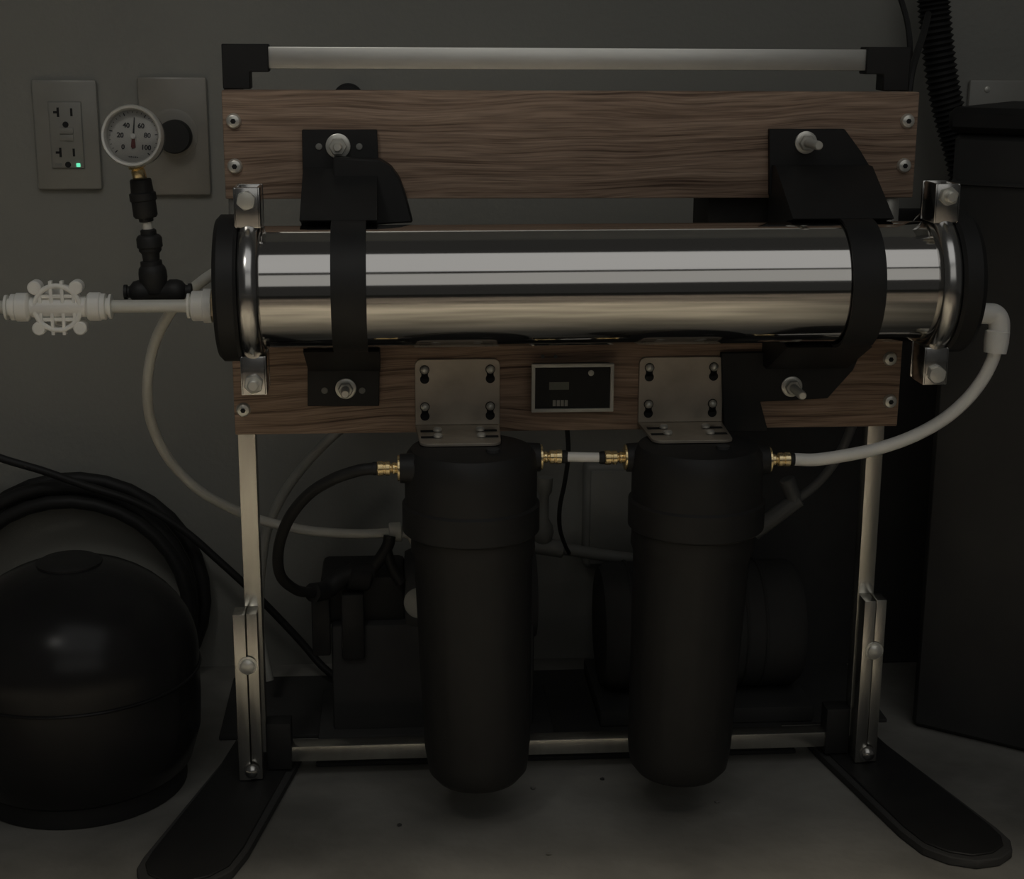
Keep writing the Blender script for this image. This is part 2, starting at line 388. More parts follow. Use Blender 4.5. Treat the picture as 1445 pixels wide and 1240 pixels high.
for q in ((329, 171, 'upper of the two screws in the left end of the upper board'), (331, 235, 'lower of the two screws in the left end of the upper board'),
          (1282, 171, 'upper of the two screws in the right end of the upper board'), (1277, 234, 'lower of the two screws in the right end of the upper board'),
          (343, 579, 'screw in the left end of the lower board'),
          (1257, 507, 'upper of the two screws in the right end of the lower board'), (1257, 567, 'lower of the two screws in the right end of the lower board')):
    screw(*q)

# ------------------------------------------------------------------ membrane housing (stainless tube)
TY, TZ, TR = -0.085, 0.4972, 0.0508
def ring_prof(pts, c, n=64): return MB().lathe(pts, c, (1, 0, 0), n)
mh = thing('membrane_housing', (0, TY, TZ-TR), 'long polished stainless steel membrane tube with clamped ends', 'steel tube')
obj('tube', ring_prof([(TR, 0), (TR, 0.570)], (-0.277, TY, TZ), 96), 'stainless_tube', mh)
for s_ in (-1, 1):
    # V-band clamp: half-round ring with bolted lugs at top and bottom
    xc = -0.2725 if s_ < 0 else 0.2985
    pr = []
    for k in range(15):
        t = PI*k/14; pr.append((TR+0.0008+0.0092*math.sin(t)**0.8, -0.0092*math.cos(t)))
    ring = MB().lathe([(TR-0.001, -0.0092)]+pr+[(TR-0.001, 0.0092)], (xc, TY, TZ), (1, 0, 0), 80)
    cl = obj('band_clamp', ring, 'steel', mh)
    for t_ in (1, -1):
        zc = TZ + t_*0.0745; lug = MB()
        yb, yfr = TY-0.011, TY-0.028
        if t_ > 0: z0_, z1_ = TZ+0.052, TZ+0.0845
        else: z0_, z1_ = TZ-0.0845, TZ-0.052
        lug.box(xc-0.0105, xc+0.0105, yfr, yfr+0.003, z0_, z1_, 0.0012)
        lug.box(xc-0.0105, xc-0.008, yfr, yb+0.012, z0_, z1_, 0.0009).box(xc+0.008, xc+0.0105, yfr, yb+0.012, z0_, z1_, 0.0009)
        lg = obj('clamp_lug', lug, 'steel', cl)
        lug2 = MB().box(xc-0.0105, xc+0.0105, TY+0.005, TY+0.008, z0_, z1_, 0.0012)
        obj('rear_lug', lug2, 'steel', cl)
        bc = Vector((xc, yfr-0.0001, zc)); nut = MB()
        nut.prism(hexpts(bc, 0.0082, rot=0.3), (0, -0.005, 0), 0.0007)
        if (s_ < 0 and t_ > 0) or (s_ > 0 and t_ < 0): nut.lathe([(0.0070, 0), (0.0068, 0.0012), (0.003, 0.0018)], bc+Vector((0, -0.005, 0)), (0, -1, 0), 20)
        else: nut.lathe([(0.0045, 0), (0.0045, 0.006), (0.0036, 0.0068)], bc+Vector((0, -0.005, 0)), (0, -1, 0), 20)
        obj('clamp_bolt', nut, 'bolt_steel', cl)
    # black end cap
    if s_ < 0: obj('end_cap', ring_prof([(0.040, -0.0275), (0.0565, -0.0275), (0.0602, -0.024), (0.0602, -0.011), (0.0575, -0.0085), (0.045, -0.0085)], (xc, TY, TZ)), 'black_plastic', mh)
    else: obj('end_cap', ring_prof([(0.045, 0.0085), (0.0575, 0.0085), (0.0602, 0.011), (0.0602, 0.024), (0.0565, 0.0285), (0.040, 0.0290)], (xc, TY, TZ)), 'black_plastic', mh)

mh.rotation_euler.y = -0.0038   # the tube sits a touch higher at its right end
# ------------------------------------------------------------------ saddles, straps and their studs
def stud(parent, c, proj, big=1.0):
    c = Vector(c)
    obj('washer', MB().lathe([(0.0098*big, 0), (0.0098*big, 0.0014), (0.0092*big, 0.0018), (0.006, 0.0018)], c, (0, -1, 0), 28), 'bolt_steel', parent)
    obj('nut', MB().prism(hexpts(c+Vector((0, -0.0018, 0)), 0.0072*big), (0, -0.0062, 0), 0.0006), 'bolt_steel', parent)
    mb = MB(); L = proj
    pr = [(0.0040, 0)]; h = 0.001
    while h < L-0.002: pr += [(0.0040, h), (0.0036, h+0.0006)]; h += 0.0012
    pr += [(0.0038, L-0.001), (0.0030, L)]
    obj('stud', mb.lathe(pr, c+Vector((0, -0.006, 0)), (0, -1, 0), 14), 'bolt_steel', parent)
def px_poly(pts, Y): return [U(x, y, Y) for x, y in pts]
def strap(x0, x1):
    mb = MB(); n = 40; v = []; f = []
    for i in range(n+1):
        a = -PI*0.56 + 2*PI*0.56*i/n
        c_, s_ = math.cos(a), math.sin(a)
        for r_, x in ((TR+0.0014, x0), (TR+0.0040, x0), (TR+0.0040, x1), (TR+0.0014, x1)):
            v.append((x, TY-r_*c_, TZ+r_*s_))
    for i in range(n):
        for k in range(4):
            j = (k+1) % 4; f.append((i*4+k, i*4+j, i*4+4+j, i*4+4+k))
    f.append((0, 1, 2, 3)); f.append((n*4, n*4+1, n*4+2, n*4+3))
    mb._join(v, f); return mb
def arcblock(x0, x1, za, top):
    """saddle block between the board and the back of the tube"""
    s_ = 1 if top else -1; poly = []
    poly.append(Vector((x0, -0.0002, za))); 
    zb = TZ + s_*0.030
    poly.append(Vector((x0, -0.0002, zb)))
    for k in range(9):
        a = math.radians(35+ (88-35)*k/8)
        poly.append(Vector((x0, TY+(TR+0.0022)*math.cos(a), TZ+s_*(TR+0.0022)*math.sin(a))))
    poly.append(Vector((x0, TY-0.004, TZ+s_*(TR+0.004))))
    poly.append(Vector((x0, -0.02, za)))
    return MB().prism(poly, (x1-x0, 0, 0))
# left clamp
lc = thing('pipe_clamp', (-0.2, 0, 0.37), 'black pipe clamp with strap around the left part of the tube', 'pipe clamp', 'black pipe clamps holding the tube')
obj('strap', strap(-0.2072, -0.1790), 'black_plastic', lc)
up = obj('upper_plate', MB().prism(px_poly([(426, 183), (532, 183), (534, 226), (534, 300), (428, 300)], -0.0065), (0, 0.0062, 0), 0.0006), 'black_plastic', lc)
obj('upper_saddle', arcblock(-0.2330, -0.1700, 0.588, True), 'black_plastic', lc)
obj('side_wing', MB().prism(px_poly([(470, 222), (536, 226), (552, 236), (564, 252), (573, 277), (583, 314), (520, 318), (470, 318)], -0.030), (0, 0.0298, 0), 0.0015), 'black_plastic', lc)  # black wing filling the curved dark outline beside the plate
obj('lower_plate', MB().prism(px_poly([(434, 500), (536, 500), (535, 573), (434, 573)], -0.0065), (0, 0.0062, 0), 0.0006), 'black_plastic', lc)
obj('lower_saddle', arcblock(-0.2330, -0.1700, 0.412, False), 'black_plastic', lc)
stud(lc, U(477, 206, -0.0066), 0.012, 1.08); stud(lc, U(488, 548, -0.0066), 0.018, 0.95)
for q in ((450, 207), (507, 207), (458, 551), (511, 551)):
    c = U(*q, -0.0066); obj('rivet', MB().lathe([(0.0030, 0), (0.0026, 0.0008), (0.001, 0.0011)], c, (0, -1, 0), 12), 'grey_plastic', lc)
# right clamp
rc = thing('pipe_clamp', (0.225, 0, 0.37), 'black pipe clamp with strap around the right part of the tube', 'pipe clamp', 'black pipe clamps holding the tube')
obj('strap', strap(0.2160, 0.2435), 'black_plastic', rc)
obj('upper_plate', MB().prism(px_poly([(1086, 182), (1192, 182), (1214, 212), (1238, 252), (1240, 276), (1086, 276)], -0.0065), (0, 0.0062, 0), 0.0006), 'black_plastic', rc)
obj('upper_saddle', arcblock(0.1760, 0.2620, 0.590, True), 'black_plastic', rc)
obj('lower_plate', MB().prism(px_poly([(1018, 498), (1216, 495), (1204, 522), (1168, 562), (1073, 567), (1084, 609), (1022, 609)], -0.0065), (0, 0.0062, 0), 0.0006), 'black_plastic', rc)  # left part of this plate stands in for a dark patch on the board
obj('lower_saddle', arcblock(0.1760, 0.2500, 0.410, False), 'black_plastic', rc)
stud(rc, U(1137, 201, -0.0066), 0.038, 1.0); stud(rc, U(1117, 545, -0.0066), 0.034, 0.98)
for q in ((1141, 244), (1152, 240)):
    c = U(*q, -0.0066); obj('rivet', MB().lathe([(0.0030, 0), (0.0026, 0.0008), (0.001, 0.0011)], c, (0, -1, 0), 12), 'grey_plastic', rc)

# ------------------------------------------------------------------ filter housings and their steel brackets
def bracket(x0, x1, label):
    z0, z1 = 0.3575, 0.4180
    br = thing('filter_bracket', ((x0+x1)/2, 0, z0), label, 'bracket', 'steel filter brackets')
    mb = MB(); r = 0.006; pts = []
    for cx_, cz_, a0 in ((x1-r, z1-r, 0), (x0+r, z1-r, PI/2)):
        for k in range(5): a = a0+PI/2*k/4; pts.append(Vector((cx_+r*math.cos(a), -0.0028, cz_+r*math.sin(a))))
    pts += [Vector((x0, -0.0028, z0)), Vector((x1, -0.0028, z0))]
    mb.prism(pts, (0, 0.0026, 0), 0.0004)
    obj('back_plate', mb, 'bracket_steel', br)
    pts = [Vector((x0, -0.0024, z0)), Vector((x1, -0.0024, z0))]
    for cx_, cy_, a0 in ((x1-0.012, -0.062, 0), (x0+0.012, -0.062, -PI/2)):
        for k in range(5): a = a0-PI/2*k/4; pts.append(Vector((cx_+0.009*math.cos(a), cy_+0.009*math.sin(a), z0)))
    fl = obj('flange', MB().prism(pts, (0, 0, -0.0026), 0.0004), 'bracket_steel', br)
    xm = (x0+x1)/2
    for sx in (-1, 1):
        for zz in (0.4085, 0.3745):
            x = xm+sx*0.0295
            kh = MB().lathe([(0.0042, 0), (0.0042, 0.0004)], (x, -0.0029, zz-0.0085), (0, -1, 0), 18).box(x-0.003, x+0.003, -0.0033, -0.0029, zz-0.008, zz).lathe([(0.0044, 0), (0.0044, 0.0004)], (x, -0.0029, zz), (0, -1, 0), 18)
            obj('keyhole', kh, 'slot_dark', br)
            obj('screw', MB().lathe([(0.0037, 0), (0.0036, 0.0012), (0.0024, 0.0028), (0.0006, 0.0034)], (x, -0.0033, zz), (0, -1, 0), 16), 'bolt_steel', br)
        for yy in (-0.026, -0.048):
            obj('slot', MB().box(*sorted((xm+sx*0.017, xm+sx*0.034)), yy-0.003, yy+0.003, z0+0.0001, z0+0.0005), 'slot_dark', fl)
            obj('screw', MB().lathe([(0.0040, 0), (0.0040, 0.0018), (0.0028, 0.0030), (0.0006, 0.0034)], (xm+sx*0.019, yy, z0+0.0006), (0, 0, 1), 16), 'bolt_steel', fl)
bracket(-0.1395, -0.0630, 'bent steel bracket with keyhole slots on the left filter')
bracket(0.0634, 0.1411, 'bent steel bracket with keyhole slots on the right filter')
def filt(xc, yc, label, yl, yr, tilt):
    zt = 0.3544
    fh = thing('filter_housing', (xc, yc, 0.03), label, 'water filter', 'black water filter housings')
    cap = MB().lathe([(0.040, zt), (0.052, zt-0.001), (0.056, zt-0.006), (0.0575, zt-0.020), (0.0575, zt-0.048), (0.0600, zt-0.050), (0.0600, zt-0.073), (0.058, zt-0.075)], (xc, yc, 0), (0, 0, 1), 48)
    # port bosses
    for sx, yy in ((-1, yl), (1, yr)):
        cap.rod((xc+sx*0.045, yy, 0.340), (xc+sx*0.0615, yy, 0.340), 0.0135, 0.0125, 24)
    obj('cap', cap, 'black_plastic', fh)
    pr = [(0.054, 0.2800), (0.0545, 0.262), (0.0520, 0.255), (0.0510, 0.240), (0.0470, 0.075), (0.0465, 0.066), (0.0445, 0.053), (0.0380, 0.045), (0.0250, 0.0410), (0.008, 0.040)]
    obj('sump', MB().lathe(pr, (xc, yc, 0), (0, 0, 1), 72, rib=(3, 4, 0.0008, 6)).xform(Matrix.Translation((xc, yc, zt)) @ Matrix.Rotation(tilt, 4, 'Y') @ Matrix.Translation((-xc, -yc, -zt))), 'black_plastic', fh)
    obj('release_button', MB().lathe([(0.006, 0), (0.006, 0.003), (0.004, 0.004)], (xc+0.018, yc-0.018, zt-0.0005), (0, 0, 1), 16), 'black_matte', fh)
filt(-0.0925, -0.070, 'left black water filter housing hanging under the board', -0.085, -0.055, -0.020)
filt(0.1065, -0.070, 'right black water filter housing hanging under the board', -0.060, -0.075, 0.028)

def brass_fit(x, y, d, label, tube_px):
    """push-in fitting leaving a filter port in direction d (+1 / -1)"""
    z = 0.3402
    t = thing('brass_fitting', (x, y, z), label, 'pipe fitting', 'brass push fittings on the filters')
    A = (d, 0, 0)
    obj('flange_washer', MB().lathe([(0.0105, 0.0), (0.0112, 0.0006), (0.0112, 0.0022), (0.0098, 0.0028)], (x, y, z), A, 28), 'brass', t)
    obj('neck', MB().lathe([(0.0045, 0.0028), (0.0045, 0.0034), (0.0052, 0.0045), (0.0052, 0.0062), (0.0038, 0.0075), (0.0038, 0.0090)], (x, y, z), A, 20), 'brass', t)
    obj('barrel', MB().lathe([(0.0052, 0.0085), (0.0062, 0.0092), (0.0062, 0.0125), (0.0056, 0.0130), (0.0056, 0.0142), (0.0064, 0.0147), (0.0064, 0.0190), (0.0056, 0.0198)], (x, y, z), A, 24), 'brass', t)
    obj('release_collar', MB().lathe([(0.0048, 0.0195), (0.0058, 0.0202), (0.0058, 0.0228), (0.0048, 0.0248)], (x, y, z), A, 20), 'black_plastic', t)
xA = -0.0925-0.0612; xB = -0.0925+0.0612; xC = 0.1065-0.0612; xD = 0.1065+0.0612
brass_fit(xA, -0.085, -1, 'brass fitting on the outer left port, feeding the black hose', 0)
brass_fit(xB, -0.055, 1, 'brass fitting on the inner port of the left filter', 0)
brass_fit(xC, -0.060, -1, 'brass fitting on the inner port of the right filter', 0)
brass_fit(xD, -0.075, 1, 'brass fitting on the outer right port, feeding the white tube', 0)
obj('short_tube', MB().rod((xB+0.0235, -0.0556, 0.3402), (xC-0.0235, -0.0594, 0.3402), 0.0044, n=16), 'white_plastic', label='short white tube joining the two filters', cat='tube')

# ------------------------------------------------------------------ display unit on the lower board
z0, z1, x0, x1 = 0.3678, 0.4134, -0.0344, 0.0413
mt = thing('display_unit', ((x0+x1)/2, 0, z0), 'small black display unit in a grey rectangular bezel between the brackets', 'meter')
x0, x1, z0, z1 = [U(750, 545, -0.016).x, U(866, 545, -0.016).x, U(808, 581, -0.016).z, U(808, 513, -0.016).z]
obj('case', MB().box(x0+0.002, x1-0.002, -0.014, -0.0002, z0+0.002, z1-0.002, 0.001), 'black_plastic', mt)
bz = MB(); e_ = 0.0032
bz.box(x0, x1, -0.0175, -0.0135, z1-e_, z1, 0.0006).box(x0, x1, -0.0175, -0.0135, z0, z0+e_, 0.0006)
bz.box(x0, x0+e_, -0.0175, -0.0135, z0+e_*0.6, z1-e_*0.6, 0.0006).box(x1-e_, x1, -0.0175, -0.0135, z0+e_*0.6, z1-e_*0.6, 0.0006)
obj('bezel', bz, 'frame_grey', mt)
pn = obj('front_panel', MB().box(x0+e_*0.5, x1-e_*0.5, -0.0155, -0.0135, z0+e_*0.5, z1-e_*0.5), 'screen', mt)
def pbox(xa, xb, ya, yb, Y, th):
    a = U(xa, yb, Y); b2 = U(xb, ya, Y); return MB().box(a.x, b2.x, Y, Y+th, a.z, b2.z)
obj('grey_patch', pbox(775, 803, 539, 550, -0.0158, 0.0006), 'patch_grey', pn)  # flat grey rectangle on the panel front
for k in range(4): obj('label_mark', pbox(780+k*5.6, 784.4+k*5.6, 564.5, 573, -0.0158, 0.0006), 'plate_plastic', pn)
c = U(834, 526, -0.0155); obj('push_button', MB().lathe([(0.0026, 0), (0.0026, 0.0012), (0.0016, 0.0018)], c, (0, -1, 0), 16), 'frame_grey', pn)
for q in (766, 784):
    c = U(q, 503, -0.0005); obj('terminal_screw', MB().lathe([(0.0018, 0), (0.0014, 0.002)], c, (0, -1, 0), 10), 'grey_plastic', mt)

# ------------------------------------------------------------------ feed side: white fitting, clear tube, grid valve
fz = 0.4815; fy = -0.085; xcap = -0.2725-0.0275
ff = thing('inlet_fitting', (xcap-0.012, fy, fz-0.012), 'white push fitting with tan thread tape on the left end cap', 'pipe fitting')
obj('thread', MB().lathe([(0.0125, 0), (0.0135, 0.001), (0.0128, 0.003), (0.0138, 0.005), (0.0130, 0.0075)], (xcap+0.0005, fy, fz), (-1, 0, 0), 6), 'tape_tan', ff)
obj('body', MB().lathe([(0.0138, 0.0070), (0.0142, 0.0080), (0.0142, 0.0135), (0.0125, 0.0140), (0.0125, 0.0225), (0.0118, 0.0232)], (xcap, fy, fz), (-1, 0, 0), 28), 'white_plastic', ff)
obj('collet', MB().lathe([(0.0080, 0.0228), (0.0080, 0.0245), (0.0104, 0.0248), (0.0104, 0.0268), (0.0070, 0.0272)], (xcap, fy, fz), (-1, 0, 0), 24), 'white_plastic', ff)
xv = U(83, 432, fy).x
xr = U(158, 432, fy).x
obj('straight_tube', MB().rod((xcap-0.0262, fy, fz), (xr, fy, fz), 0.0054, n=18), 'tube_white', label='straight pale tube between the grid valve and the inlet fitting', cat='tube')
gv = thing('grid_valve', (xv, fy, fz-0.022), 'white plastic valve with a round grid face at the far left', 'valve')
obj('body', MB().lathe([(0.0150, -0.006), (0.0168, -0.004), (0.0168, 0.004), (0.0150, 0.006)], (xv, fy+0.010, fz), (0, -1, 0), 40), 'milky', gv, label='milky round valve chamber')
grid = obj('face_ring', MB().torus((xv, fy-0.006, fz), (0, 1, 0), 0.0182, 0.0022, 48, 10), 'white_plastic', gv)
for k in range(4):
    x = -0.0135+0.009*k; h = math.sqrt(0.0188**2-x*x)+0.004
    obj('grid_bar', MB().box(xv+x-0.0014, xv+x+0.0014, fy-0.0075, fy-0.001, fz-h, fz+h, 0.0004), 'white_plastic', grid)
for k in range(3):
    z = -0.0095+0.0095*k; h = math.sqrt(0.0188**2-z*z)
    obj('grid_bar', MB().box(xv-h, xv+h, fy-0.0065, fy-0.002, fz+z-0.0015, fz+z+0.0015, 0.0004), 'white_plastic', grid)
for sx in (-1, 1):
    for sz in (-1, 1):
        cc = (xv+sx*0.0165+0.0008*sz*-1, fy-0.004, fz+sz*0.0168)
        obj('screw_boss', MB().lathe([(0.0056, -0.008), (0.0056, 0.003), (0.0046, 0.004)], cc, (0, -1, 0), 20), 'white_plastic', gv)
    d = sx
    obj('port', MB().lathe([(0.0075, 0.014), (0.0075, 0.0225), (0.0105, 0.0235), (0.0118, 0.0250), (0.0118, 0.0335), (0.0108, 0.0345), (0.0108, 0.0380), (0.0080, 0.0384)], (xv, fy, fz), (d, 0, 0), 28), 'white_plastic', gv)
    obj('collet', MB().lathe([(0.0072, 0.038), (0.0072, 0.0405), (0.0102, 0.0408), (0.0102, 0.0428), (0.0068, 0.0430)], (xv, fy, fz), (d, 0, 0), 24), 'white_plastic', gv)
obj('valve_core', MB().rod((xv-0.022, fy, fz), (xv+0.022, fy, fz), 0.0085, n=24), 'milky', gv)
obj('inlet_tube', MB().rod((xv-0.0425, fy, fz), (xv-0.30, fy, fz), 0.0054, n=16), 'tube_white', label='pale tube entering from the left edge to the grid valve', cat='tube')

# ------------------------------------------------------------------ gauge on its black fittings
gy = -0.066
def gp(px, py): return U(px, py, gy)
tee = thing('tee_fitting', gp(218, 418), 'black tee fitting behind the straight tube, carrying the gauge', 'pipe fitting')
ta, tb = gp(175, 412), gp(271, 410); tdir = (tb-ta).normalized()
L = (tb-ta).length
hz = [(0.0040, 0), (0.0062, 0.0002), (0.0062, 0.0028), (0.0048, 0.0030), (0.0050, 0.005), (0.0086, 0.008), (0.0098, 0.012), (0.0098, 0.018), (0.0072, 0.022)]
prof = hz + [(r, L-h) for r, h in hz[::-1]]
run = MB().lathe(prof, ta, tdir, 24)
obj('run', run, 'black_plastic', tee)
sa, sb = gp(219, 412), gp(213, 368); sl = (sb-sa).length
obj('branch', MB().lathe([(0.0090, 0), (0.0105, 0.006), (0.0118, 0.012), (0.0116, 0.017), (0.0108, 0.0205), (0.0090, 0.0225), (0.0088, sl)], sa, sb-sa, 24), 'black_plastic', tee)
un = thing('union_fitting', gp(214, 370), 'lower black union fitting between the tee and the clear nipple', 'pipe fitting', 'black unions under the gauge')
a = gp(214, 371); b2 = gp(209, 323); l = (b2-a).length
obj('body', MB().lathe([(0.0066, -0.002), (0.0070, 0.004), (0.0074, 0.008), (0.0094, 0.0105), (0.0094, 0.0125), (0.0106, 0.0135), (0.0106, 0.0205), (0.0094, 0.0225), (0.0080, 0.0235)], a, b2-a, 20), 'black_plastic', un)
obj('collet', MB().lathe([(0.0066, 0.0230), (0.0066, l-0.001), (0.0050, l)], a, b2-a, 20), 'black_plastic', un)
obj('nipple_tube', MB().rod(gp(209, 326), gp(206.5, 306), 0.0042, n=16), 'tube_white', label='short translucent nipple between the two black unions', cat='tube')
un = thing('union_fitting', gp(206, 312), 'upper black union fitting right below the gauge', 'pipe fitting', 'black unions under the gauge')
a = gp(206.8, 313); b2 = gp(198, 252); l = (b2-a).length
obj('body', MB().lathe([(0.0086, 0.0035), (0.0100, 0.0055), (0.0100, 0.0170), (0.0110, 0.0180), (0.0110, 0.0235), (0.0094, 0.0245), (0.0088, l-0.001), (0.0078, l)], a, b2-a, 20), 'black_plastic', un)
obj('collet', MB().lathe([(0.0046, 0), (0.0058, 0.0004), (0.0062, 0.0038)], a, b2-a, 20), 'black_plastic', un)
gc = U(187, 192, -0.088); GR = 0.0246
pg = thing('pressure_gauge', gp(196, 252), 'round chrome pressure gauge with a pale dial on black fittings', 'gauge')
a = gp(198, 253); b2 = gp(193.5, 236)
obj('stem', MB().lathe([(0.0040, -0.002), (0.0058, 0.0005), (0.0058, 0.0075), (0.0048, 0.0085), (0.0070, 0.0095), (0.0070, 0.0140)], a, b2-a, 20), 'brass', pg)
R_ = Matrix.Translation(gc) @ Matrix.Rotation(math.radians(-7), 4, 'X') @ Matrix.Rotation(math.radians(-4), 4, 'Z') @ Matrix.Rotation(math.radians(90), 4, 'X') @ Matrix.Rotation(math.radians(-5), 4, 'Z')
# local gauge space: x right, y up, z towards the viewer
obj('case', MB().lathe([(GR*0.75, -0.019), (GR*0.9, -0.018), (GR*0.94, -0.015), (GR*0.94, -0.0055)], (0, 0, 0), (0, 0, 1), 56).xform(R_), 'black_gloss', pg)
obj('bezel_ring', MB().lathe([(GR*0.93, -0.006), (GR*0.985, -0.005), (GR, -0.002), (GR, 0.003), (GR*0.96, 0.0052), (GR*0.89, 0.0050), (GR*0.845, 0.0032), (GR*0.842, -0.0035)], (0, 0, 0), (0, 0, 1), 64).xform(R_), 'bezel_metal', pg)
# hollow the ring: remove its flat lids
rg = pg.children[-1].data; bm = bmesh.new(); bm.from_mesh(rg)
bmesh.ops.delete(bm, geom=[f for f in bm.faces if len(f.verts) > 10], context='FACES'); bm.to_mesh(rg); bm.free()
dial = obj('dial', MB().lathe([(GR*0.865, -0.0045), (GR*0.865, -0.0032)], (0, 0, 0), (0, 0, 1), 56).xform(R_), 'dial_face', pg)
for tx, x, y in (('40', -0.25, 0.33), ('60', 0.23, 0.35), ('20', -0.43, 0.0), ('80', 0.45, 0.06), ('100', 0.43, -0.33), ('0', -0.32, -0.37)):
    obj('numeral', text_mb(tx, 0.0054, R_ @ Matrix.Translation((x*GR, y*GR, -0.0030))), 'ink', dial)
tk = MB()
for k in range(26):
    a_ = math.radians(225-270*k/25); r0 = 0.70 if k % 5 == 0 else 0.75; t_ = MB()
    c0 = Vector((math.cos(a_), math.sin(a_), 0)); nn = Vector((-c0.y, c0.x, 0))*(0.00022 if k % 5 else 0.0004)
    zz = Vector((0, 0, -0.0031))
    tk.prism([c0*GR*r0-nn+zz, c0*GR*0.80-nn+zz, c0*GR*0.80+nn+zz, c0*GR*r0+nn+zz], (0, 0, 0.0002))
obj('scale_marks', tk.xform(R_), 'ink', dial)
for k in range(5): obj('small_mark', MB().box(-0.0030+0.0016*k, -0.0018+0.0016*k, -0.0167, -0.0160+0.0002*(k % 2), -0.0031, -0.0029).xform(R_), 'ink', dial)
obj('needle', MB().prism([(-0.0011, 0.0, -0.0026), (0.0011, 0.0, -0.0026), (0.0024, -0.0085, -0.0026), (0.0, -0.0098, -0.0026), (-0.0014, -0.0085, -0.0026)], (0, 0, 0.0004)).xform(R_), 'red_paint', pg)
obj('needle_tip', MB().prism([(-0.0007, 0.0, -0.0026), (0.0007, 0.0, -0.0026), (0.00025, 0.0150, -0.0026), (-0.00025, 0.0150, -0.0026)], (0, 0, 0.0004)).xform(R_), 'ink', pg)
obj('hub', MB().lathe([(0.0022, -0.003), (0.0022, -0.0012), (0.0015, -0.0006), (0.0006, -0.0006)], (0, 0, 0), (0, 0, 1), 24).xform(R_), 'white_plastic', pg)

obj('glass', MB().lathe([(GR*0.866, 0.0012), (GR*0.866, 0.0018), (GR*0.6, 0.0026), (GR*0.2, 0.0031)], (0, 0, 0), (0, 0, 1), 48).xform(R_), 'gauge_glass', pg)

# ------------------------------------------------------------------ tubes
def tube(name, pts, r, mat, label, cat='tube', n=12, sm=8): return obj(name, MB().sweep(pts, r, n, sm), mat, label=label, cat=cat)
tube('arched_tube', [Vector((-0.3040, -0.050, 0.506)), U(286, 396, -0.045), U(263, 416, -0.035), U(240, 441, -0.025), U(217, 488, 0.0), U(208, 545, 0.02), U(214, 597, 0.045), U(240, 650, 0.07), U(283, 693, 0.09), U(335, 721, 0.11), U(376, 736, 0.12), U(440, 749, 0.125), U(505, 753, 0.125), U(556, 751, 0.125)], 0.0048, 'tube_white',
     'pale tube arching down from the left end cap to behind the left filter')
tube('faint_tube', [U(500, 590, 0.2), U(462, 622, 0.2), U(425, 662, 0.2), U(397, 702, 0.2), U(378, 745, 0.2), U(370, 790, 0.2), U(366, 840, 0.2), U(368, 900, 0.2), U(380, 960, 0.19)], 0.0052, 'tube_dull',
     'dull grey tube curving down the wall beside the left upright')
tube('black_hose', [Vector((xA-0.0235, -0.085, 0.3402)), U(505, 664, -0.083), U(470, 676, -0.075), U(435, 698, -0.06), U(407, 733, -0.04), U(393, 775, -0.01), U(396, 812, 0.02), U(418, 832, 0.05), U(440, 836, 0.07)], 0.0052, 'black_plastic',
     'black hose looping left from the left filter down to the pump', 'hose')
# right: elbow and white tube
el = thing('elbow_fitting', U(1408, 497, -0.085), 'white elbow fitting on the right end cap', 'pipe fitting')
e0 = Vector((0.3272, -0.085, 0.4700)); e1 = Vector((0.3640, -0.085, 0.4690))
obj('thread', MB().rod(e0, e0+Vector((0.012, 0, 0)), 0.0075, n=20), 'white_plastic', el)
obj('body', MB().sweep([e0+Vector((0.010, 0, 0)), Vector((0.350, -0.085, 0.4700)), Vector((0.357, -0.085, 0.4690)), Vector((0.3605, -0.086, 0.464)), Vector((0.3612, -0.087, 0.456)), U(1408, 478, -0.088)], 0.0090, 18, 6), 'white_plastic', el)
a = U(1408, 466, -0.087); b2 = U(1404, 498, -0.089)
obj('collar', MB().lathe([(0.0085, 0), (0.0104, 0.001), (0.0106, 0.010), (0.0096, (b2-a).length)], a, b2-a, 22), 'white_plastic', el)
tube('white_tube', [U(1405, 492, -0.089), U(1400, 509, -0.089), U(1386, 536, -0.088), U(1362, 566, -0.087), U(1328, 594, -0.085), U(1285, 617, -0.083), U(1238, 633, -0.08), U(1190, 643, -0.078), U(1150, 648.5, -0.076), Vector((xD+0.0235, -0.075, 0.3402))], 0.0056, 'white_plastic',
     'white tube sweeping from the right end elbow down to the right filter', n=16)

# ------------------------------------------------------------------ things behind the stand
# white elbow where the arched tube ends
we = thing('grey_connector', U(562, 765, 0.12), 'grey connector on the arched tube behind the left filter', 'pipe fitting')
obj('body', MB().rod(U(549, 751, 0.125), U(567, 750, 0.125), 0.0098, n=20, bev=0.001), 'tube_white', we)
obj('outlet', MB().sweep([U(566, 750, 0.125), U(580, 753, 0.127), U(588, 766, 0.13)], 0.0062, 14, 6), 'tube_white', we)
# mat added under the pumps so the floor there goes dark
obj('darkening_mat', MB().prism([(x, y, 0.0004) for x, y in ((-0.240, 0.045), (0.240, 0.045), (0.240, 0.112), (0.355, 0.112), (0.355, 0.266), (-0.342, 0.266), (-0.342, 0.112), (-0.240, 0.112))], (0, 0, 0.004), 0.0008), 'black_matte', label='black mat added to darken the floor behind the cross rail', cat='mat')
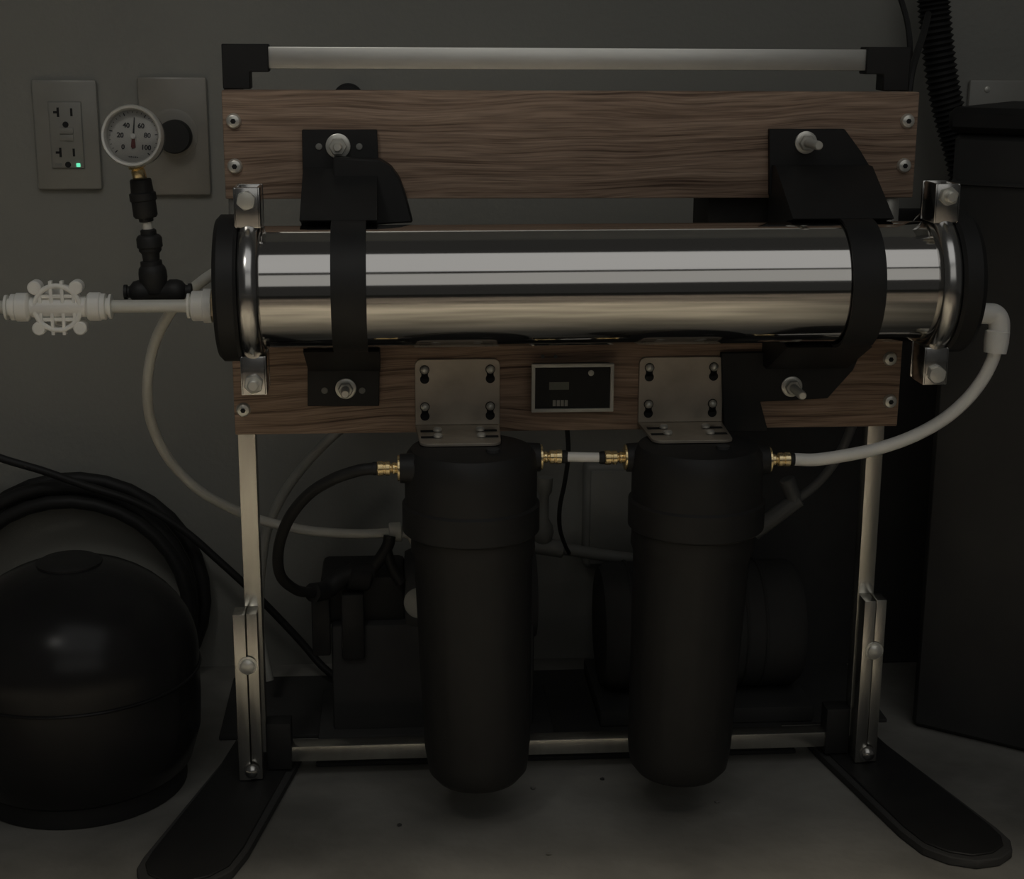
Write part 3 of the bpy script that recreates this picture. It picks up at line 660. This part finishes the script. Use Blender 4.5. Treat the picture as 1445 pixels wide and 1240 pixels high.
# booster pump
pmp = thing('booster_pump', (-0.13, 0.15, 0), 'black booster pump standing on the floor behind the left filter', 'pump')
c = U(512, 870, 0.15)
obj('pump_head', MB().box(-0.235, -0.150, 0.118, 0.19, 0.120, 0.172, 0.006), 'black_plastic', pmp)
a = U(455, 832, 0.11); 
obj('side_panel', MB().box(U(482, 880, 0.10).x, U(514, 880, 0.10).x, 0.098, 0.111, U(490, 930, 0.10).z, U(490, 838, 0.10).z, 0.002), 'black_plastic', pmp)
obj('side_panel', MB().box(U(440, 880, 0.10).x, U(466, 880, 0.10).x, 0.098, 0.111, U(450, 925, 0.10).z, U(450, 842, 0.10).z, 0.002), 'black_plastic', pmp)
obj('motor', MB().lathe([(0.02, 0), (0.045, 0.002), (0.048, 0.008), (0.048, 0.13), (0.045, 0.136), (0.015, 0.138)], (-0.152, 0.15, 0.14), (1, 0, 0), 36), 'black_matte', pmp)
obj('base_plate', MB().box(-0.24, 0.0, 0.09, 0.21, 0.0047, 0.012, 0.002), 'black_matte', pmp)
obj('support', MB().box(-0.225, -0.02, 0.105, 0.195, 0.010, 0.125, 0.004), 'black_matte', pmp)
hf = thing('hose_fitting', U(500, 830, 0.10), 'cluster of black hose fittings on top of the pump', 'pipe fitting')
obj('elbow', MB().sweep([U(441, 836, 0.0715), U(460, 832, 0.09), U(480, 816, 0.10), U(500, 808, 0.105), U(525, 806, 0.11)], 0.0095, 14, 6), 'black_plastic', hf)
obj('union', MB().rod(U(490, 812, 0.105), U(522, 815, 0.11), 0.0135, n=20, bev=0.002), 'black_plastic', hf)
obj('branch', MB().sweep([U(520, 808, 0.11), U(535, 790, 0.11), U(547, 770, 0.11), U(550, 756, 0.112)], 0.0062, 12, 6), 'black_plastic', hf)
obj('branch', MB().sweep([U(545, 775, 0.11), U(553, 800, 0.11), U(566, 822, 0.11)], 0.0055, 12, 6), 'black_plastic', hf)
dk = thing('grey_dial', U(583, 872, 0.03), 'grey disc peeking out left of the left filter', 'dial')
c = U(592, 850, 0.03)
obj('disc', MB().lathe([(0.0135, 0), (0.0145, 0.001), (0.0145, 0.004), (0.012, 0.005)], c, (-0.35, -1, 0.1), 32), 'plate_plastic', dk)
obj('shaft', MB().rod(c, c+Vector((0.01, 0.05, 0)), 0.006), 'grey_plastic', dk)
# motor block added to block light and keep the space behind the filters dark
mo = thing('filler_motor', (0.14, 0.2, 0), 'large black motor block added to darken the space behind the right filter', 'motor')
obj('barrel', MB().lathe([(0.02, 0), (0.062, 0.002), (0.068, 0.010), (0.068, 0.205), (0.062, 0.213), (0.02, 0.216)], (0.055, 0.185, 0.088), (1, 0, 0), 40), 'black_matte', mo)
for k in range(8): obj('cooling_fin', MB().torus((0.085+0.02*k, 0.185, 0.088), (1, 0, 0), 0.068, 0.002, 40, 6), 'black_matte', mo)
obj('foot_plate', MB().box(0.05, 0.275, 0.11, 0.255, 0.0047, 0.022, 0.002), 'black_matte', mo)
obj('junction_box', MB().box(0.11, 0.2, 0.14, 0.2, 0.148, 0.178, 0.003), 'black_plastic', mo)
# pale box on the wall and pipe below it, between the filters
bxo = thing('wall_box', U(862, 800, YW), 'grey box with rounded corners on the wall between the filters', 'electrical box')
a = U(826, 655, YW-0.03); b2 = U(905, 803, YW-0.03)
obj('body', MB().box(a.x, b2.x+0.02, YW-0.028, YW-0.0002, b2.z, a.z, 0.008, 3), 'grey_plastic', bxo)
obj('lid', MB().box(a.x+0.006, b2.x+0.014, YW-0.032, YW-0.027, b2.z+0.007, a.z-0.007, 0.002), 'grey_plastic', bxo)
pv = thing('grey_pipe_tee', U(765, 780, 0.22), 'dull grey pipe with a tee and bulb between the filters', 'pipe')
obj('pipe', MB().sweep([U(735, 764, 0.22), U(765, 772, 0.22), U(800, 775, 0.22), U(850, 783, 0.22), U(905, 790, 0.22)], 0.0066, 14, 6), 'grey_plastic', pv)
obj('tee', MB().rod(U(744, 767, 0.22), U(795, 775, 0.22), 0.0095, n=18, bev=0.001), 'grey_plastic', pv)
obj('bulb', MB().lathe([(0.006, 0), (0.011, 0.006), (0.0125, 0.014), (0.011, 0.022), (0.006, 0.030), (0.005, 0.055), (0.008, 0.060), (0.008, 0.075)], U(764, 768, 0.22), (0.05, 0, 1), 20), 'grey_plastic', pv)
tube('thin_cable', [U(800, 600, 0.05), U(802, 640, 0.05), U(797, 680, 0.06), U(790, 715, 0.08), U(790, 745, 0.12), U(797, 768, 0.18), U(803, 780, 0.205)], 0.0022, 'black_plastic',
     'thin black cable hanging between the filters', 'cable', 8)
# right side grey tee and tube
rt_ = thing('grey_tube_tee', U(1110, 745, 0.2), 'dim grey tee with a tube behind the right filter', 'pipe fitting')
obj('run', MB().rod(U(1062, 752, 0.1), U(1128, 703, 0.1), 0.0085, n=18, bev=0.001), 'dim_grey', rt_)
obj('branch', MB().rod(U(1122, 708, 0.1), U(1110, 675, 0.1), 0.0080, n=18, bev=0.001), 'dim_grey', rt_)
obj('tube', MB().sweep([U(1120, 708, 0.1), U(1150, 685, 0.1), U(1172, 660, 0.1), U(1190, 630, 0.1), U(1203, 600, 0.1)], 0.0048, 12, 6), 'dim_grey', rt_)
# black box visible in the gap above the tube, right
pb = thing('power_box', (0.22, 0.1, 0.46), 'black box behind the tube under the right half of the upper board', 'power supply')
xa_, xb_ = U(996, 295, 0.045).x, U(1262, 295, 0.045).x
obj('body', MB().box(xa_, xb_, 0.0375, 0.11, 0.46, 0.60, 0.004), 'black_matte', pb)
obj('lid', MB().box(xa_+0.004, xb_-0.004, 0.06, 0.114, 0.464, 0.604, 0.003), 'black_plastic', pb)

# ------------------------------------------------------------------ tank, coil and cable on the left
tc_ = Vector((-0.462, 0.030, 0))
tkx = thing('pressure_tank', (tc_.x, tc_.y, 0), 'glossy black domed pressure tank on the floor at the left', 'tank')
prof = [(0.050, 0.0008), (0.085, 0.006), (0.104, 0.025), (0.113, 0.055), (0.1145, 0.085), (0.1145, 0.130)]
for k in range(1, 13):
    a = PI/2*k/12; prof.append((max(0.1145*math.cos(a), 0.012), 0.130+0.095*math.sin(a)))
obj('shell', MB().lathe(prof, tc_, (0, 0, 1), 64), 'black_gloss', tkx)
obj('weld_seam', MB().torus(tc_+Vector((0, 0, 0.118)), (0, 0, 1), 0.1148, 0.0016, 64, 8), 'black_gloss', tkx)
obj('valve_cap', MB().lathe([(0.030, 0), (0.030, 0.003), (0.026, 0.0055), (0.012, 0.006)], tc_+Vector((0, 0, 0.2205)), (0, 0, 1), 28), 'black_plastic', tkx)
obj('base_ring', MB().lathe([(0.096, 0.0005), (0.098, 0.001), (0.098, 0.03), (0.094, 0.032)], tc_, (0, 0, 1), 48), 'black_plastic', tkx)
cc = U(108, 850, YW-0.03)
coil = []
N = 4
for i in range(N*32+1):
    a = math.radians(200) - 2*PI*i/32; k = i/32
    rr = 0.138 - 0.010*(k % 2) + 0.002*math.sin(k*5)
    coil.append(Vector((cc.x+rr*math.cos(a)+0.006*math.sin(k*2), YW-0.012-0.011*k, cc.z+0.002*math.cos(3*k)+rr*math.sin(a))))
coil = [p for p in coil]
obj('hose_coil', MB().sweep(coil, 0.0075, 10, 1), 'black_plastic', label='coil of black hose against the wall behind the tank', cat='hose')
tube('black_cable', [U(-60, 622, 0.25), U(0, 646, 0.25), U(60, 664, 0.25), U(120, 685, 0.25), U(190, 708, 0.25), U(255, 745, 0.25), U(310, 792, 0.25), U(365, 843, 0.25), U(420, 900, 0.25), U(455, 940, 0.24), U(490, 968, 0.22)], 0.0042, 'black_plastic',
     'black cable slanting down the wall across the hose coil', 'cable')

# ------------------------------------------------------------------ bin, corrugated hose and leads on the right
bn = thing('storage_bin', (0.5, 0.14, 0), 'dark plastic storage bin with a lid at the right edge', 'bin')
K = Vector((0.376, 0.10, 0)); e1 = Vector((0.8, -0.6, 0)); e2 = Vector((0.6, 0.8, 0))
def binbox(zlo, zhi, grow, L1=0.36, L2=0.20):
    p = [K-e1*grow-e2*grow, K+e1*(L1+grow)-e2*grow, K+e1*(L1+grow)+e2*(L2+grow), K-e1*grow+e2*(L2+grow)]
    return MB().prism([q+Vector((0, 0, zlo)) for q in p], (0, 0, zhi-zlo), 0.006)
obj('body', binbox(0.0005, 0.612, 0.0), 'dark_bin', bn)
obj('lid', binbox(0.612, 0.636, 0.006), 'black_plastic', bn)
obj('rim', binbox(0.560, 0.570, 0.003), 'dark_bin', bn)
hp = [U(x, y, 0.255) for x, y in ((1312, -60), (1316, -20), (1319, 20), (1324, 70), (1331, 120), (1341, 165), (1352, 205), (1362, 250), (1366, 300))]
obj('corrugated_hose', MB().sweep(hp, 0.0135, 20, 24, radii=lambda i: 0.0157+0.0017*math.cos(i*2*PI/4.0)), 'black_plastic', label='black corrugated hose hanging on the wall at upper right', cat='hose', sharp=80)
tube('thin_lead', [U(1255, -50, 0.15), U(1270, -5, 0.15), U(1280, 30, 0.14), U(1284, 65, 0.13), U(1283, 100, 0.13), U(1270, 150, 0.14)], 0.0028, 'black_plastic', 'thin black lead curving down behind the top right corner joint', 'cable', 8)
tube('branch_lead', [U(1310, 20, 0.22), U(1303, 48, 0.16), U(1294, 75, 0.10), U(1286, 105, 0.075), U(1280, 150, 0.065)], 0.0034, 'black_plastic', 'black lead branching off the corrugated hose', 'cable', 8)
# dark sheet added to give the darkness behind the right half of the stand
sh = thing('dark_backing', (0.36, 0.28, 0), 'tall black sheet added for the darkness behind the right upright', 'panel')
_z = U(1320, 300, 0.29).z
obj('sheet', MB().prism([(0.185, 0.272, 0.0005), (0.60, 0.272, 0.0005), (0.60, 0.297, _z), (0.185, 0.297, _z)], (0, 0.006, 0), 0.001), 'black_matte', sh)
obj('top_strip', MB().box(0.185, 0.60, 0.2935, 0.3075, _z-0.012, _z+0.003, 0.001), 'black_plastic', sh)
# small floor debris
for k, (px, py) in enumerate(((752, 1113), (850, 1100), (1012, 1132), (563, 1165), (774, 1206))):
    p = G(px, py); t = bmesh.new(); bmesh.ops.create_icosphere(t, subdivisions=1, radius=0.0022)
    for v in t.verts: v.co = Vector((v.co.x*random.uniform(.8, 1.6)+p.x, v.co.y*random.uniform(.8, 1.4)+p.y, v.co.z*0.5+0.0011))
    mb = MB(); mb.add(t)
    obj('grit', mb, 'concrete' if k % 2 == 0 else 'black_matte', label=('pale' if k % 2 == 0 else 'dark')+' crumb of grit on the concrete '+('below the left filter', 'between the filters', 'below the right filter', 'at lower left', 'at the lower middle')[k], cat='grit', group='grit on the floor')
